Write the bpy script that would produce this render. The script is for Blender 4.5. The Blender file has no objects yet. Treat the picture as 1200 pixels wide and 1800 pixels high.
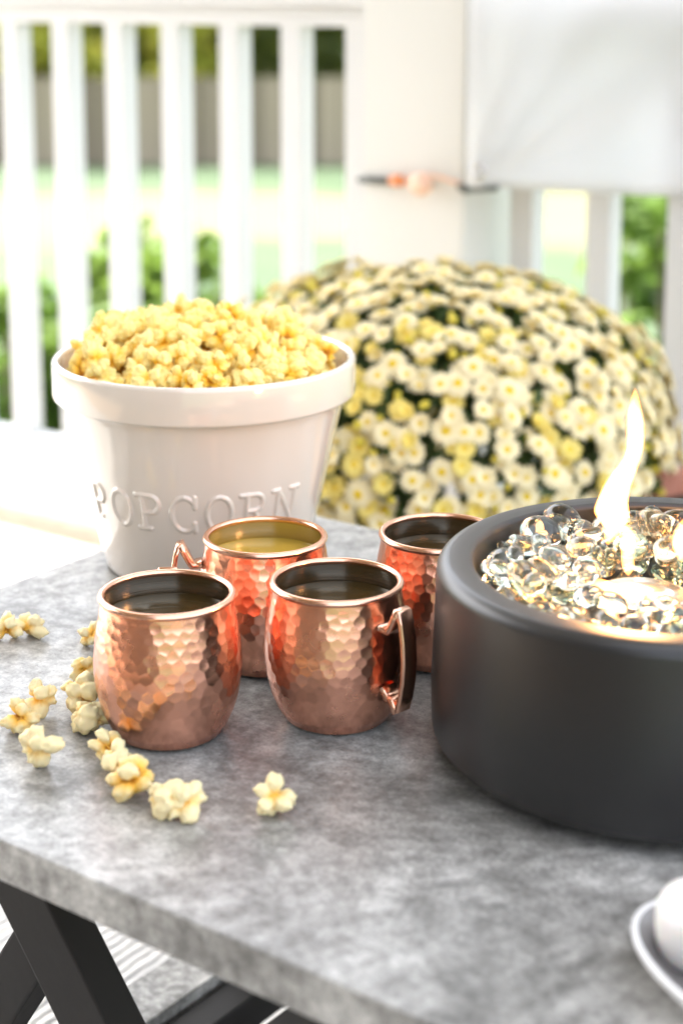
import bpy, math, random
import numpy as np
from mathutils import Vector, Matrix, noise as mnoise

random.seed(7)
rng = np.random.default_rng(7)
scn = bpy.context.scene
col = scn.collection
R = math.radians

# ------------------------------------------------------------------ camera
H = 0.926
cam = bpy.data.cameras.new('camera')
cam.sensor_fit = 'AUTO'
cam.sensor_width = 36.0
cam.lens = 60.0
cam.shift_y = -385.0 / 1800.0
cam.clip_start = 0.01
cam.clip_end = 500.0
cam.dof.use_dof = True
cam.dof.focus_distance = 1.10
cam.dof.aperture_fstop = 4.6
co = bpy.data.objects.new('camera', cam)
co.location = (0, 0, H)
co.rotation_euler = (R(90 - 10.1), 0, 0)
col.objects.link(co)
scn.camera = co

# ------------------------------------------------------------------ sky and sun
SUN_EL = 57.0
SUN_H = Vector((-0.83, 0.56, 0)).normalized()
world = bpy.data.worlds.new('World')
scn.world = world
world.use_nodes = True
wn = world.node_tree
sky = wn.nodes.new('ShaderNodeTexSky')
sky.sky_type = 'NISHITA'
sky.sun_disc = False
sky.sun_elevation = R(SUN_EL)
sky.sun_rotation = math.atan2(SUN_H.x, SUN_H.y)
sky.air_density = 1.0
sky.dust_density = 4.0
sky.ozone_density = 0.3
bg = wn.nodes['Background']
bg.inputs['Strength'].default_value = 0.15
hs = wn.nodes.new('ShaderNodeHueSaturation')      # hazy, milky sky
hs.inputs['Saturation'].default_value = 0.36
wn.links.new(sky.outputs[0], hs.inputs['Color'])
wn.links.new(hs.outputs[0], bg.inputs['Color'])

sun = bpy.data.lights.new('sun', 'SUN')
sun.energy = 2.3
sun.angle = R(0.6)
sun.color = (1.0, 0.95, 0.86)
so = bpy.data.objects.new('sun', sun)
sdir = Vector((SUN_H.x * math.cos(R(SUN_EL)), SUN_H.y * math.cos(R(SUN_EL)), math.sin(R(SUN_EL))))
so.rotation_euler = sdir.to_track_quat('Z', 'Y').to_euler()
so.location = sdir * 20
col.objects.link(so)

vs = scn.view_settings
vs.view_transform = 'Standard'
vs.look = 'None'
vs.gamma = 1.0
vs.use_curve_mapping = False
vs.exposure = 2.6

cy = scn.cycles
cy.use_denoising = True
cy.max_bounces = 14
cy.diffuse_bounces = 5
cy.glossy_bounces = 6
cy.transmission_bounces = 12
cy.transparent_max_bounces = 12
cy.caustics_reflective = False
cy.caustics_refractive = True
cy.sample_clamp_indirect = 6.0
cy.blur_glossy = 0.5

# ------------------------------------------------------------------ material helpers
def mat(name, color=(0.5, 0.5, 0.5), rough=0.5, metal=0.0, spec=0.5, **kw):
    m = bpy.data.materials.new(name)
    m.use_nodes = True
    b = m.node_tree.nodes['Principled BSDF']
    b.inputs['Base Color'].default_value = (*color, 1)
    b.inputs['Roughness'].default_value = rough
    b.inputs['Metallic'].default_value = metal
    b.inputs['Specular IOR Level'].default_value = spec
    for k, v in kw.items():
        b.inputs[k.replace('_', ' ')].default_value = v
    return m

def nd(m, t, **kw):
    n = m.node_tree.nodes.new(t)
    for k, v in kw.items():
        setattr(n, k, v)
    return n

def lk(m, a, b):
    m.node_tree.links.new(a, b)

def bsdf(m):
    return m.node_tree.nodes['Principled BSDF']

def ramp(m, fac, stops):
    r = nd(m, 'ShaderNodeValToRGB')
    els = r.color_ramp.elements
    while len(els) < len(stops):
        els.new(0.5)
    for e, (p, c) in zip(els, stops):
        e.position = p
        e.color = (*c, 1)
    lk(m, fac, r.inputs[0])
    return r.outputs[0]

def noise(m, scale, detail=4, rough=0.55, coord='Object', vec=None, dist=0.0):
    n = nd(m, 'ShaderNodeTexNoise')
    n.inputs['Scale'].default_value = scale
    n.inputs['Detail'].default_value = detail
    n.inputs['Roughness'].default_value = rough
    n.inputs['Distortion'].default_value = dist
    if vec is None:
        tc = nd(m, 'ShaderNodeTexCoord')
        vec = tc.outputs[coord]
    lk(m, vec, n.inputs['Vector'])
    return n.outputs['Fac']

def bump(m, height, strength=0.3, dist=0.001):
    b = nd(m, 'ShaderNodeBump')
    b.inputs['Strength'].default_value = strength
    b.inputs['Distance'].default_value = dist
    lk(m, height, b.inputs['Height'])
    lk(m, b.outputs[0], bsdf(m).inputs['Normal'])

# ------------------------------------------------------------------ mesh helpers
def mesh(name, verts, faces, smooth=True, mats=None):
    me = bpy.data.meshes.new(name)
    me.from_pydata([tuple(v) for v in verts], [], [tuple(int(i) for i in f) for f in faces])
    if smooth:
        me.polygons.foreach_set('use_smooth', [True] * len(me.polygons))
    for m in (mats or []):
        me.materials.append(m)
    me.update()
    return me

def quads_mesh(name, V, nper, m, smooth=False):
    """V: (k*nper,3) vertices, each run of nper makes one face."""
    V = np.asarray(V, dtype=np.float32)
    n = len(V)
    k = n // nper
    me = bpy.data.meshes.new(name)
    me.vertices.add(n)
    me.vertices.foreach_set('co', V.ravel())
    me.loops.add(n)
    me.loops.foreach_set('vertex_index', np.arange(n, dtype=np.int32))
    me.polygons.add(k)
    me.polygons.foreach_set('loop_start', np.arange(0, n, nper, dtype=np.int32))
    me.polygons.foreach_set('loop_total', np.full(k, nper, dtype=np.int32))
    if smooth:
        me.polygons.foreach_set('use_smooth', [True] * k)
    me.materials.append(m)
    me.update(calc_edges=True)
    me.validate()
    return me

def link(name, data, parent=None, loc=None, rot=None, scale=None):
    o = bpy.data.objects.new(name, data)
    col.objects.link(o)
    if parent is not None:
        o.parent = parent
    if loc is not None:
        o.location = loc
    if rot is not None:
        o.rotation_euler = rot
    if scale is not None:
        o.scale = scale if hasattr(scale, '__len__') else (scale,) * 3
    return o

def tag(o, label=None, cat=None, group=None, kind=None):
    if label: o['label'] = label
    if cat: o['category'] = cat
    if group: o['group'] = group
    if kind: o['kind'] = kind
    return o

def empty(name, loc=(0, 0, 0), rotz=0.0):
    return link(name, None, loc=loc, rot=(0, 0, rotz))

def box_data(name, sx, sy, sz, m, bev=0.0, origin='base'):
    """box centred in x,y; z from 0 to sz, optional chamfer."""
    x, y = sx / 2, sy / 2
    z0, z1 = (0, sz) if origin == 'base' else (-sz / 2, sz / 2)
    if bev <= 0:
        v = [(-x, -y, z0), (x, -y, z0), (x, y, z0), (-x, y, z0), (-x, -y, z1), (x, -y, z1), (x, y, z1), (-x, y, z1)]
        f = [(0, 3, 2, 1), (4, 5, 6, 7), (0, 1, 5, 4), (1, 2, 6, 5), (2, 3, 7, 6), (3, 0, 4, 7)]
        return mesh(name, v, f, False, [m])
    import bmesh
    bm = bmesh.new()
    bmesh.ops.create_cube(bm, size=1.0)
    for vv in bm.verts:
        vv.co = Vector((vv.co.x * sx, vv.co.y * sy, (vv.co.z + 0.5) * (z1 - z0) + z0))
    bmesh.ops.bevel(bm, geom=list(bm.edges), offset=bev, segments=2, affect='EDGES', profile=0.6)
    me = bpy.data.meshes.new(name)
    bm.to_mesh(me); bm.free()
    me.materials.append(m)
    return me

def lathe(name, prof, seg, mats, smooth=True, close=False, matidx=None):
    """prof: list of (r,z); r=0 points become poles."""
    V = []; F = []; rows = []
    a = np.linspace(0, 2 * math.pi, seg, endpoint=False)
    for r, z in prof:
        if r <= 1e-6:
            rows.append([len(V)] * seg); V.append((0, 0, z))
        else:
            rows.append(list(range(len(V), len(V) + seg)))
            V += [(r * math.cos(t), r * math.sin(t), z) for t in a]
    MI = []
    for i in range(len(rows) - 1):
        A, B = rows[i], rows[i + 1]
        for j in range(seg):
            k = (j + 1) % seg
            f = [A[j], A[k], B[k], B[j]]
            g = []
            for q in f:
                if q not in g: g.append(q)
            if len(g) >= 3:
                F.append(g); MI.append(0 if matidx is None else matidx[i])
    me = mesh(name, V, F, smooth, mats)
    if matidx is not None:
        me.polygons.foreach_set('material_index', MI)
    return me

def arc(cx, cz, r, a0, a1, n=6):
    return [(cx + r * math.cos(R(a0 + (a1 - a0) * i / n)), cz + r * math.sin(R(a0 + (a1 - a0) * i / n))) for i in range(n + 1)]

def tube(name, pts, rad, m, seg=10):
    pts = [Vector(p) for p in pts]
    V = []; F = []
    nrm = None
    for i, p in enumerate(pts):
        t = (pts[min(i + 1, len(pts) - 1)] - pts[max(i - 1, 0)]).normalized()
        if nrm is None:
            nrm = t.orthogonal().normalized()
        nrm = (nrm - t * nrm.dot(t)).normalized()
        b = t.cross(nrm)
        rr = rad[i] if hasattr(rad, '__len__') else rad
        for k in range(seg):
            a = 2 * math.pi * k / seg
            V.append(p + (nrm * math.cos(a) + b * math.sin(a)) * rr)
    for i in range(len(pts) - 1):
        for k in range(seg):
            k2 = (k + 1) % seg
            F.append((i * seg + k, i * seg + k2, (i + 1) * seg + k2, (i + 1) * seg + k))
    F.append(tuple(range(seg - 1, -1, -1)))
    F.append(tuple((len(pts) - 1) * seg + k for k in range(seg)))
    return mesh(name, V, F, True, [m])

def ico(sub):
    import bmesh
    bm = bmesh.new()
    bmesh.ops.create_icosphere(bm, subdivisions=sub, radius=1.0)
    v = np.array([x.co[:] for x in bm.verts])
    f = [tuple(q.index for q in p.verts) for p in bm.faces]
    bm.free()
    return v, f

def rand_rot(n):
    q = rng.normal(size=(n, 4)); q /= np.linalg.norm(q, axis=1)[:, None]
    w, x, y, z = q.T
    M = np.empty((n, 3, 3))
    M[:, 0, 0] = 1 - 2 * (y * y + z * z); M[:, 0, 1] = 2 * (x * y - z * w); M[:, 0, 2] = 2 * (x * z + y * w)
    M[:, 1, 0] = 2 * (x * y + z * w); M[:, 1, 1] = 1 - 2 * (x * x + z * z); M[:, 1, 2] = 2 * (y * z - x * w)
    M[:, 2, 0] = 2 * (x * z - y * w); M[:, 2, 1] = 2 * (y * z + x * w); M[:, 2, 2] = 1 - 2 * (x * x + y * y)
    return M

def leaf_cloud(name, centers, size, m, aspect=0.5, jitter=0.5):
    """a folded diamond leaf (4 verts) at every centre with a random turn."""
    n = len(centers)
    M = rand_rot(n)
    s = size * (1 - jitter / 2 + jitter * rng.random(n))
    base = np.array([(0, -0.5, 0), (aspect * .5, 0.0, 0.06), (0, 0.5, 0), (-aspect * .5, 0.0, 0.06)])
    V = np.einsum('nij,kj->nki', M, base) * s[:, None, None] + np.asarray(centers)[:, None, :]
    return quads_mesh(name, V.reshape(-1, 3), 4, m)

# porch frame: rail line origin, u along the rail (to the right), n from the rail to the house
U = Vector((math.cos(R(-34.5)), math.sin(R(-34.5)), 0))
N = Vector((U.y, -U.x, 0))
P0 = Vector((-0.44, 2.82, 0))
RA = R(-34.5)
def pw(t, w, z=0.0):
    return P0 + U * t + N * w + Vector((0, 0, z))

# table frame
TA = R(-36.6)
TE = Vector((math.cos(TA), math.sin(TA), 0))
TF = Vector((-math.sin(TA), math.cos(TA), 0))
TO = Vector((-0.1818, 0.8437, 0))
TZ = 0.48

# ------------------------------------------------------------------ materials
m_white = mat('white_paint', (0.66, 0.66, 0.66), 0.45)
m_cream = mat('cream_paint', (0.70, 0.69, 0.655), 0.55)
m_ceiling = mat('ceiling_boards', (0.42, 0.36, 0.29), 0.7)
m_siding = mat('house_siding', (0.20, 0.16, 0.12), 0.7)
m_darkglass = mat('door_glass', (0.02, 0.022, 0.025), 0.06)

m_deckwood = mat('deck_wood', (0.30, 0.18, 0.10), 0.65)
f = noise(m_deckwood, 30, 5, 0.6)
lk(m_deckwood, ramp(m_deckwood, f, [(0.3, (0.32, 0.21, 0.13)), (0.7, (0.46, 0.32, 0.21))]), bsdf(m_deckwood).inputs['Base Color'])

m_rug = mat('woven_rug', (0.75, 0.74, 0.72), 0.95)
tc = nd(m_rug, 'ShaderNodeTexCoord')
mp = nd(m_rug, 'ShaderNodeMapping')
mp.inputs['Scale'].default_value = (90, 7, 1)
lk(m_rug, tc.outputs['Object'], mp.inputs['Vector'])
f = noise(m_rug, 1.0, 3, 0.6, vec=mp.outputs[0])
wv = nd(m_rug, 'ShaderNodeTexWave'); wv.wave_type = 'BANDS'; wv.bands_direction = 'X'
wv.inputs['Scale'].default_value = 26; wv.inputs['Distortion'].default_value = 2.5; wv.inputs['Detail'].default_value = 2
wv.inputs['Detail Scale'].default_value = 1.5
lk(m_rug, tc.outputs['Object'], wv.inputs['Vector'])
lk(m_rug, ramp(m_rug, f, [(0.30, (0.20, 0.20, 0.21)), (0.42, (0.55, 0.55, 0.55)), (0.52, (0.66, 0.65, 0.63))]), bsdf(m_rug).inputs['Base Color'])
bump(m_rug, wv.outputs['Fac'], 0.9, 0.006)

m_table = mat('concrete_laminate', (0.3, 0.3, 0.3), 0.4)
f1 = noise(m_table, 9, 6, 0.62, dist=0.6)
f2 = noise(m_table, 62, 6, 0.72)
f3 = noise(m_table, 420, 4, 0.7)
mx = nd(m_table, 'ShaderNodeMath', operation='MULTIPLY_ADD'); mx.inputs[1].default_value = 0.40
lk(m_table, f1, mx.inputs[0])
mx2 = nd(m_table, 'ShaderNodeMath', operation='MULTIPLY'); mx2.inputs[1].default_value = 0.38
f4 = noise(m_table, 120, 4, 0.6)
mx3 = nd(m_table, 'ShaderNodeMath', operation='MULTIPLY_ADD'); mx3.inputs[1].default_value = 0.22
lk(m_table, f4, mx3.inputs[0]); lk(m_table, mx2.outputs[0], mx3.inputs[2])
lk(m_table, f2, mx2.inputs[0]); lk(m_table, mx3.outputs[0], mx.inputs[2])
c1 = ramp(m_table, mx.outputs[0], [(0.36, (0.105, 0.102, 0.094)), (0.45, (0.205, 0.20, 0.187)), (0.53, (0.36, 0.352, 0.332)), (0.61, (0.58, 0.57, 0.54))])
mm = nd(m_table, 'ShaderNodeMixRGB', blend_type='MULTIPLY'); mm.inputs[0].default_value = 0.55
lk(m_table, c1, mm.inputs[1])
lk(m_table, ramp(m_table, f3, [(0.32, (0.50, 0.50, 0.50)), (0.68, (1.35, 1.35, 1.35))]), mm.inputs[2])
lk(m_table, mm.outputs[0], bsdf(m_table).inputs['Base Color'])
lk(m_table, ramp(m_table, f2, [(0.35, (0.45,) * 3), (0.65, (0.26,) * 3)]), bsdf(m_table).inputs['Roughness'])
bump(m_table, f3, 0.25, 0.0006)

m_blackwood = mat('black_wood', (0.013, 0.0115, 0.0105), 0.6, 0, 0.35)
f = noise(m_blackwood, 60, 4)
bump(m_blackwood, f, 0.3, 0.001)

m_copper = mat('hammered_copper', (0.90, 0.45, 0.31), 0.19, 1.0)
f = noise(m_copper, 60, 3)
lk(m_copper, ramp(m_copper, f, [(0.3, (0.19,) * 3), (0.7, (0.29,) * 3)]), bsdf(m_copper).inputs['Roughness'])
m_rim = mat('copper_rim', (0.90, 0.52, 0.37), 0.22, 1.0)
m_lining = mat('steel_lining', (0.58, 0.54, 0.46), 0.22, 1.0)
tc = nd(m_lining, 'ShaderNodeTexCoord'); mp = nd(m_lining, 'ShaderNodeMapping')
mp.inputs['Scale'].default_value = (8, 8, 900)
lk(m_lining, tc.outputs['Object'], mp.inputs['Vector'])
bump(m_lining, noise(m_lining, 1.0, 3, vec=mp.outputs[0]), 0.25, 0.0004)
m_drink = mat('amber_drink', (0.045, 0.026, 0.006), 0.03, 0, 0.5, IOR=1.34)
m_drinkrefl = mat('drink_with_reflection', (0.58, 0.36, 0.05), 0.08, 0, 0.5, IOR=1.34)  # same drink, with the bucket's reflection put into its base colour

m_ceramic = mat('white_glaze', (0.74, 0.66, 0.575), 0.12, 0, 0.5, Coat_Weight=1.0, Coat_Roughness=0.03)
bump(m_ceramic, noise(m_ceramic, 14, 2), 0.25, 0.004)

m_bowl = mat('charcoal_ceramic', (0.013, 0.0125, 0.0128), 0.45, 0, 0.3, Coat_Weight=0.6, Coat_Roughness=0.33, Coat_IOR=1.5)
bump(m_bowl, noise(m_bowl, 700, 2), 0.25, 0.0003)
m_steel = mat('burner_steel', (0.75, 0.74, 0.75), 0.25, 1.0)
m_rubber = mat('rubber_foot', (0.01, 0.01, 0.01), 0.8)

m_glass = mat('fire_glass', (0.93, 0.97, 0.92), 0.02, 0, 0.5, Transmission_Weight=1.0, IOR=1.47)
m_glassg = mat('fire_glass_green', (0.80, 0.93, 0.78), 0.02, 0, 0.5, Transmission_Weight=1.0, IOR=1.47)
m_glassa = mat('fire_glass_amber', (0.95, 0.84, 0.66), 0.02, 0, 0.5, Transmission_Weight=1.0, IOR=1.47)

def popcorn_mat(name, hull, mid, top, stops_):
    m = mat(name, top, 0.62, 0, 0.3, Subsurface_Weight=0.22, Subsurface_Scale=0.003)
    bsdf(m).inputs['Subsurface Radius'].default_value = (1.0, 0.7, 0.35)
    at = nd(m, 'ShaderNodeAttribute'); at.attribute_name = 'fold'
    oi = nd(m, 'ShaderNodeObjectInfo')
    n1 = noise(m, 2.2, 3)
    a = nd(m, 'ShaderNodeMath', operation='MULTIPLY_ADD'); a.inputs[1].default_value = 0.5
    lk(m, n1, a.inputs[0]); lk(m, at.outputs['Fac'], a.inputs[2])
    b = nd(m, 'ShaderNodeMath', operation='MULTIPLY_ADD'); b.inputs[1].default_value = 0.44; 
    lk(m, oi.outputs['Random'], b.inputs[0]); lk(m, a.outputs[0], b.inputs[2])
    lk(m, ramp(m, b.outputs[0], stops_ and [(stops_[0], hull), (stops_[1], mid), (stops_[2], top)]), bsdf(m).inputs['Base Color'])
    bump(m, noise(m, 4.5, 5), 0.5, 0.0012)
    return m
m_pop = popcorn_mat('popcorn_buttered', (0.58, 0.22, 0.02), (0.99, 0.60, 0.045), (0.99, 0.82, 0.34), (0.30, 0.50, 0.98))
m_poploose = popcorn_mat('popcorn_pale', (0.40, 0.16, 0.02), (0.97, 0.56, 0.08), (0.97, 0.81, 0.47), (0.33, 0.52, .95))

m_petal = mat('petal_cream', (0.93, 0.83, 0.54), 0.6, 0, 0.3, Subsurface_Weight=0.0)
m_petal2 = mat('petal_yellow', (0.86, 0.72, 0.22), 0.6, 0, 0.3)
m_disc = mat('flower_centre', (0.75, 0.52, 0.02), 0.7)
m_bud = mat('flower_bud', (0.68, 0.56, 0.06), 0.6)
def leafmat(name, a, b, trans=0.25):
    m = mat(name, a, 0.55, 0, 0.4)
    tc = nd(m, 'ShaderNodeTexCoord')
    n1 = noise(m, 2.2, 4, vec=tc.outputs['Object'])
    c = ramp(m, n1, [(0.35, a), (0.65, b)])
    lk(m, c, bsdf(m).inputs['Base Color'])
    tr = nd(m, 'ShaderNodeBsdfTranslucent'); lk(m, c, tr.inputs[0])
    mxs = nd(m, 'ShaderNodeMixShader'); mxs.inputs[0].default_value = trans
    out = m.node_tree.nodes['Material Output']
    lk(m, bsdf(m).outputs[0], mxs.inputs[1]); lk(m, tr.outputs[0], mxs.inputs[2]); lk(m, mxs.outputs[0], out.inputs[0])
    return m
m_mumleaf = leafmat('mum_leaf', (0.05, 0.09, 0.022), (0.10, 0.15, 0.035), 0.25)
m_shrub = leafmat('shrub_leaf', (0.10, 0.20, 0.035), (0.22, 0.32, 0.06), 0.5)
m_treeleaf = leafmat('tree_leaf', (0.045, 0.08, 0.025), (0.12, 0.15, 0.03), 0.35)
m_bark = mat('bark', (0.10, 0.075, 0.055), 0.9)
m_soil = mat('soil', (0.05, 0.035, 0.025), 0.95)
m_terra = mat('terracotta', (0.46, 0.16, 0.09), 0.75)
f = noise(m_terra, 18, 4)
lk(m_terra, ramp(m_terra, f, [(0.3, (0.36, 0.12, 0.07)), (0.75, (0.55, 0.26, 0.18))]), bsdf(m_terra).inputs['Base Color'])

m_lawn = mat('lawn', (0.10, 0.16, 0.05), 0.9)
f = noise(m_lawn, 0.35, 5, 0.6)
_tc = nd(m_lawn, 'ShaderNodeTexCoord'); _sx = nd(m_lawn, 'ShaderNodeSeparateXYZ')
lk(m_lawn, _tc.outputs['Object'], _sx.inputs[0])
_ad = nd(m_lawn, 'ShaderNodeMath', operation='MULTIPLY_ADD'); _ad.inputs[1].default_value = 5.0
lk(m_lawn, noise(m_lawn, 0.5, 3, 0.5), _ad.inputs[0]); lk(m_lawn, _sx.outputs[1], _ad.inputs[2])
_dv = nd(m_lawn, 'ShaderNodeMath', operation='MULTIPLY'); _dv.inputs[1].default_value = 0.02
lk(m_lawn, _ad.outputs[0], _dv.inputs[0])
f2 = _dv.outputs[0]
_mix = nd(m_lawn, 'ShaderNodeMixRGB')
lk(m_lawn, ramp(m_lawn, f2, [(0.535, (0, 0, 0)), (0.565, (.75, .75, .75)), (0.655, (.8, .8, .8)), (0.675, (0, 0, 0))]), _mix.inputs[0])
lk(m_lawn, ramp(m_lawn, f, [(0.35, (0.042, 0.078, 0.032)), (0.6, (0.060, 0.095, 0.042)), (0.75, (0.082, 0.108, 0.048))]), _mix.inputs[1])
_mix.inputs[2].default_value = (0.19, 0.175, 0.085, 1)      # straw tone: the sunlit strip of lawn, put into the colour
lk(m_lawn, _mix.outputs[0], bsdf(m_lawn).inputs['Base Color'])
m_fence = mat('weathered_fence', (0.17, 0.15, 0.13), 0.9)
oi = nd(m_fence, 'ShaderNodeObjectInfo')
lk(m_fence, ramp(m_fence, oi.outputs['Random'], [(0.0, (0.13, 0.105, 0.075)), (1.0, (0.36, 0.30, 0.225))]), bsdf(m_fence).inputs['Base Color'])

m_screen = mat('screen_fabric', (0.90, 0.90, 0.91), 0.75)
_tr = nd(m_screen, 'ShaderNodeBsdfTranslucent'); _tr.inputs[0].default_value = (0.90, 0.90, 0.91, 1)
_mx = nd(m_screen, 'ShaderNodeMixShader'); _mx.inputs[0].default_value = 0.6
lk(m_screen, bsdf(m_screen).outputs[0], _mx.inputs[1]); lk(m_screen, _tr.outputs[0], _mx.inputs[2])
lk(m_screen, _mx.outputs[0], m_screen.node_tree.nodes['Material Output'].inputs[0])
m_cord = mat('bungee_cord', (0.10, 0.11, 0.10), 0.6)
m_orange = mat('orange_hook', (0.75, 0.25, 0.08), 0.35)
m_peach = mat('peach_ball', (0.85, 0.56, 0.42), 0.35)
m_plate = mat('white_dish', (0.82, 0.82, 0.83), 0.15)
m_dishin = mat('grey_glaze', (0.26, 0.25, 0.25), 0.25)
m_marsh = mat('marshmallow', (0.88, 0.86, 0.83), 0.75, 0, 0.3, Subsurface_Weight=0.3, Subsurface_Scale=0.008)

# ------------------------------------------------------------------ ground and garden
def ground_z(y):
    k = min(max((y - 2.9) / 15.0, 0.0), 1.0)
    return -0.75 - 2.0 * (k * k * (3 - 2 * k))
V = []; F = []
ys = [2.2, 2.9, 4, 5, 6, 7, 8, 10, 12, 14, 16, 18, 20, 26, 32, 40, 60, 120, 300]
ys = [-40, -10, -2] + ys
xs = np.linspace(-150, 150, 31)
for y in ys:
    for x in xs:
        V.append((x, y, ground_z(y)))
nx = len(xs)
for i in range(len(ys) - 1):
    for j in range(nx - 1):
        F.append((i * nx + j, i * nx + j + 1, (i + 1) * nx + j + 1, (i + 1) * nx + j))
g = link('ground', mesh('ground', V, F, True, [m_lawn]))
tag(g, 'sunlit green lawn sloping away below the porch', 'lawn', kind='structure')

# privacy fence, every board its own part
fence = empty('privacy_fence', (0, 36, ground_z(36)))
tag(fence, 'weathered grey wooden privacy fence at the far side of the lawn', 'fence')
plank_me = mesh('fence_plank', [(-.07, -.012, 0), (.07, -.012, 0), (.07, .012, 0), (-.07, .012, 0), (-.07, -.012, 1.78), (.07, -.012, 1.78), (.07, .012, 1.78), (-.07, .012, 1.78),
                                (-.04, -.012, 1.84), (.04, -.012, 1.84), (.04, .012, 1.84), (-.04, .012, 1.84)],
                [(0, 3, 2, 1), (0, 1, 5, 4), (1, 2, 6, 5), (2, 3, 7, 6), (3, 0, 4, 7), (4, 5, 9, 8), (5, 6, 10, 9), (6, 7, 11, 10), (7, 4, 8, 11), (8, 9, 10, 11)], False, [m_fence])
for i in range(124):
    link('plank', plank_me, fence, ((i - 61.5) * 0.146, random.uniform(-.006, .006), 0.02), (0, random.uniform(-.006, .006), 0))
for z in (0.35, 1.45):
    link('fence_rail', box_data('fence_rail', 18.2, .04, .09, m_fence), fence, (0, .04, z))
for i in range(9):
    link('fence_post', box_data('fence_post', .1, .1, 1.8, m_fence), fence, ((i - 4) * 2.2, .11, 0))

# trees
def make_tree(x, y, h, cr, cz, label, nleaf=5200, mleaf=None, trunk_r=0.16, group=None):
    gz = ground_z(y)
    t = empty('garden_tree', (x, y, gz))
    tag(t, label, 'tree', group)
    pts = [(0, 0, -.1), (.05, .02, h * .25), (-.04, .05, h * .5), (.02, -.03, h * .85)]
    link('trunk', tube('trunk', pts, [trunk_r, trunk_r * .8, trunk_r * .6, trunk_r * .15], m_bark), t)
    for k in range(5):
        a = k * 1.3 + x
        z0 = h * (.25 + .1 * k)
        p = [(0, 0, z0), (math.cos(a) * cr * .4, math.sin(a) * cr * .4, z0 + h * .08), (math.cos(a) * cr * .8, math.sin(a) * cr * .8, z0 + h * .18)]
        link('limb', tube('limb', p, [trunk_r * .4, trunk_r * .25, trunk_r * .06], m_bark, 6), t)
    ncl = 46
    cl = rng.normal(size=(ncl, 3)); cl /= np.linalg.norm(cl, axis=1)[:, None]
    cl *= (0.45 + 0.55 * rng.random(ncl) ** .5)[:, None] * np.array([cr, cr, (h - cz) * .55])
    cl += np.array([0, 0, cz + (h - cz) * .5])
    idx = rng.integers(0, ncl, nleaf)
    pts = cl[idx] + rng.normal(size=(nleaf, 3)) * cr * .15
    o = link('crown', leaf_cloud('crown', pts, 0.30, mleaf or m_treeleaf, .55), t)
    o['kind'] = 'stuff'
    return t
m_treedark = leafmat('dark_tree_leaf', (0.12, 0.17, 0.045), (0.22, 0.25, 0.06), 0.5)
m_treeyel = leafmat('yellow_tree_leaf', (0.34, 0.40, 0.06), (0.55, 0.50, 0.08), 0.5)
for x, y, h, cr, cz, lab, mt in [
    (-6.5, 37.6, 4.6, 1.6, 1.0, 'yellow green tree behind the fence at the far left of the railing', m_treeyel),
    (-5.2, 40.2, 9.0, 2.0, .8, 'dark green tree behind the fence beside the yellow green tree', m_treedark),
    (-3.3, 37.8, 5.0, 1.2, 1.0, 'bright yellow green tree seen between the middle balusters', m_treeyel),
    (-1.6, 40.6, 10.0, 2.2, .6, 'dark evergreen tree behind the fence left of the cream column', m_treedark),
    (0.6, 40.4, 9.2, 2.2, .6, 'dark leafy tree behind the fence nearest the cream column', m_treedark),
    (3.2, 40.2, 9.2, 2.3, .7, 'tree behind the cream column and the white screen', m_treedark),
    (6.0, 40.0, 9.0, 2.3, .7, 'tree behind the right part of the white screen', m_treeleaf)]:
    make_tree(x, y, h, cr, cz, lab, mleaf=mt, group='trees beyond the garden fence')
# a wood behind them closes the view
pts = np.column_stack([rng.uniform(-16, 16, 16000), rng.uniform(43, 47, 16000), rng.uniform(-2.8, 7, 16000)])
w = link('far_woods', leaf_cloud('far_woods', pts, 0.6, m_treedark, .7))
tag(w, 'dark band of woodland foliage behind the garden fence', 'woods', kind='stuff')

# shrubs growing outside the railing
def make_shrub(x, y, ztop, rx, label, n=2600, leaf=0.060, m=None):
    gz = ground_z(y)
    t = empty('garden_shrub', (x, y, gz))
    tag(t, label, 'shrub', 'shrubs along the porch railing')
    hh = ztop - gz
    for k in range(6):
        a = k * 1.05 + x * 3
        p = [(0, 0, -.05), (math.cos(a) * rx * .3, math.sin(a) * rx * .3, hh * .45), (math.cos(a) * rx * .6, math.sin(a) * rx * .6, hh * .85)]
        link('stem', tube('stem', p, [.015, .01, .004], m_bark, 6), t)
    ncl = 40
    cl = rng.normal(size=(ncl, 3)); cl /= np.linalg.norm(cl, axis=1)[:, None]
    cl *= (0.35 + 0.65 * rng.random(ncl) ** .5)[:, None] * np.array([rx, rx, hh * .45])
    cl += np.array([0, 0, hh * .52])
    pts = cl[rng.integers(0, ncl, n)] + rng.normal(size=(n, 3)) * rx * .13
    o = link('foliage', leaf_cloud('foliage', pts, leaf, m or m_shrub, .55), t)
    o['kind'] = 'stuff'
for x, y, zt, rx, lab in [
    (-0.80, 4.0, 0.30, .24, 'leafy green shrub outside the railing at the left edge'),
    (-0.52, 4.1, 0.40, .24, 'leafy green shrub outside the railing behind the popcorn bucket rim'),
    (-0.26, 4.0, 0.42, .22, 'green shrub outside the railing above the popcorn heap'),
    (0.00, 3.9, 0.42, .22, 'green shrub outside the railing between bucket and column'),
    (0.50, 3.7, 0.40, .20, 'low green shrub outside the railing right of the column'),
    (0.76, 3.9, 0.60, .24, 'tall bright green shrub outside the railing at the right edge')]:
    make_shrub(x, y, zt, rx, lab)
# trees beside the lawn, left of the view: they shade the grass
for x, y, h, lab in [(-17, 46, 9, 'tall tree beyond the left end of the fence'), (-20, 39.5, 8.5, 'tall tree left of the lawn near the fence')]:
    make_tree(x, y, h, 4.0, 1.5, lab, nleaf=3500, mleaf=m_treeleaf, trunk_r=.25, group='trees left of the lawn')

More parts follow.
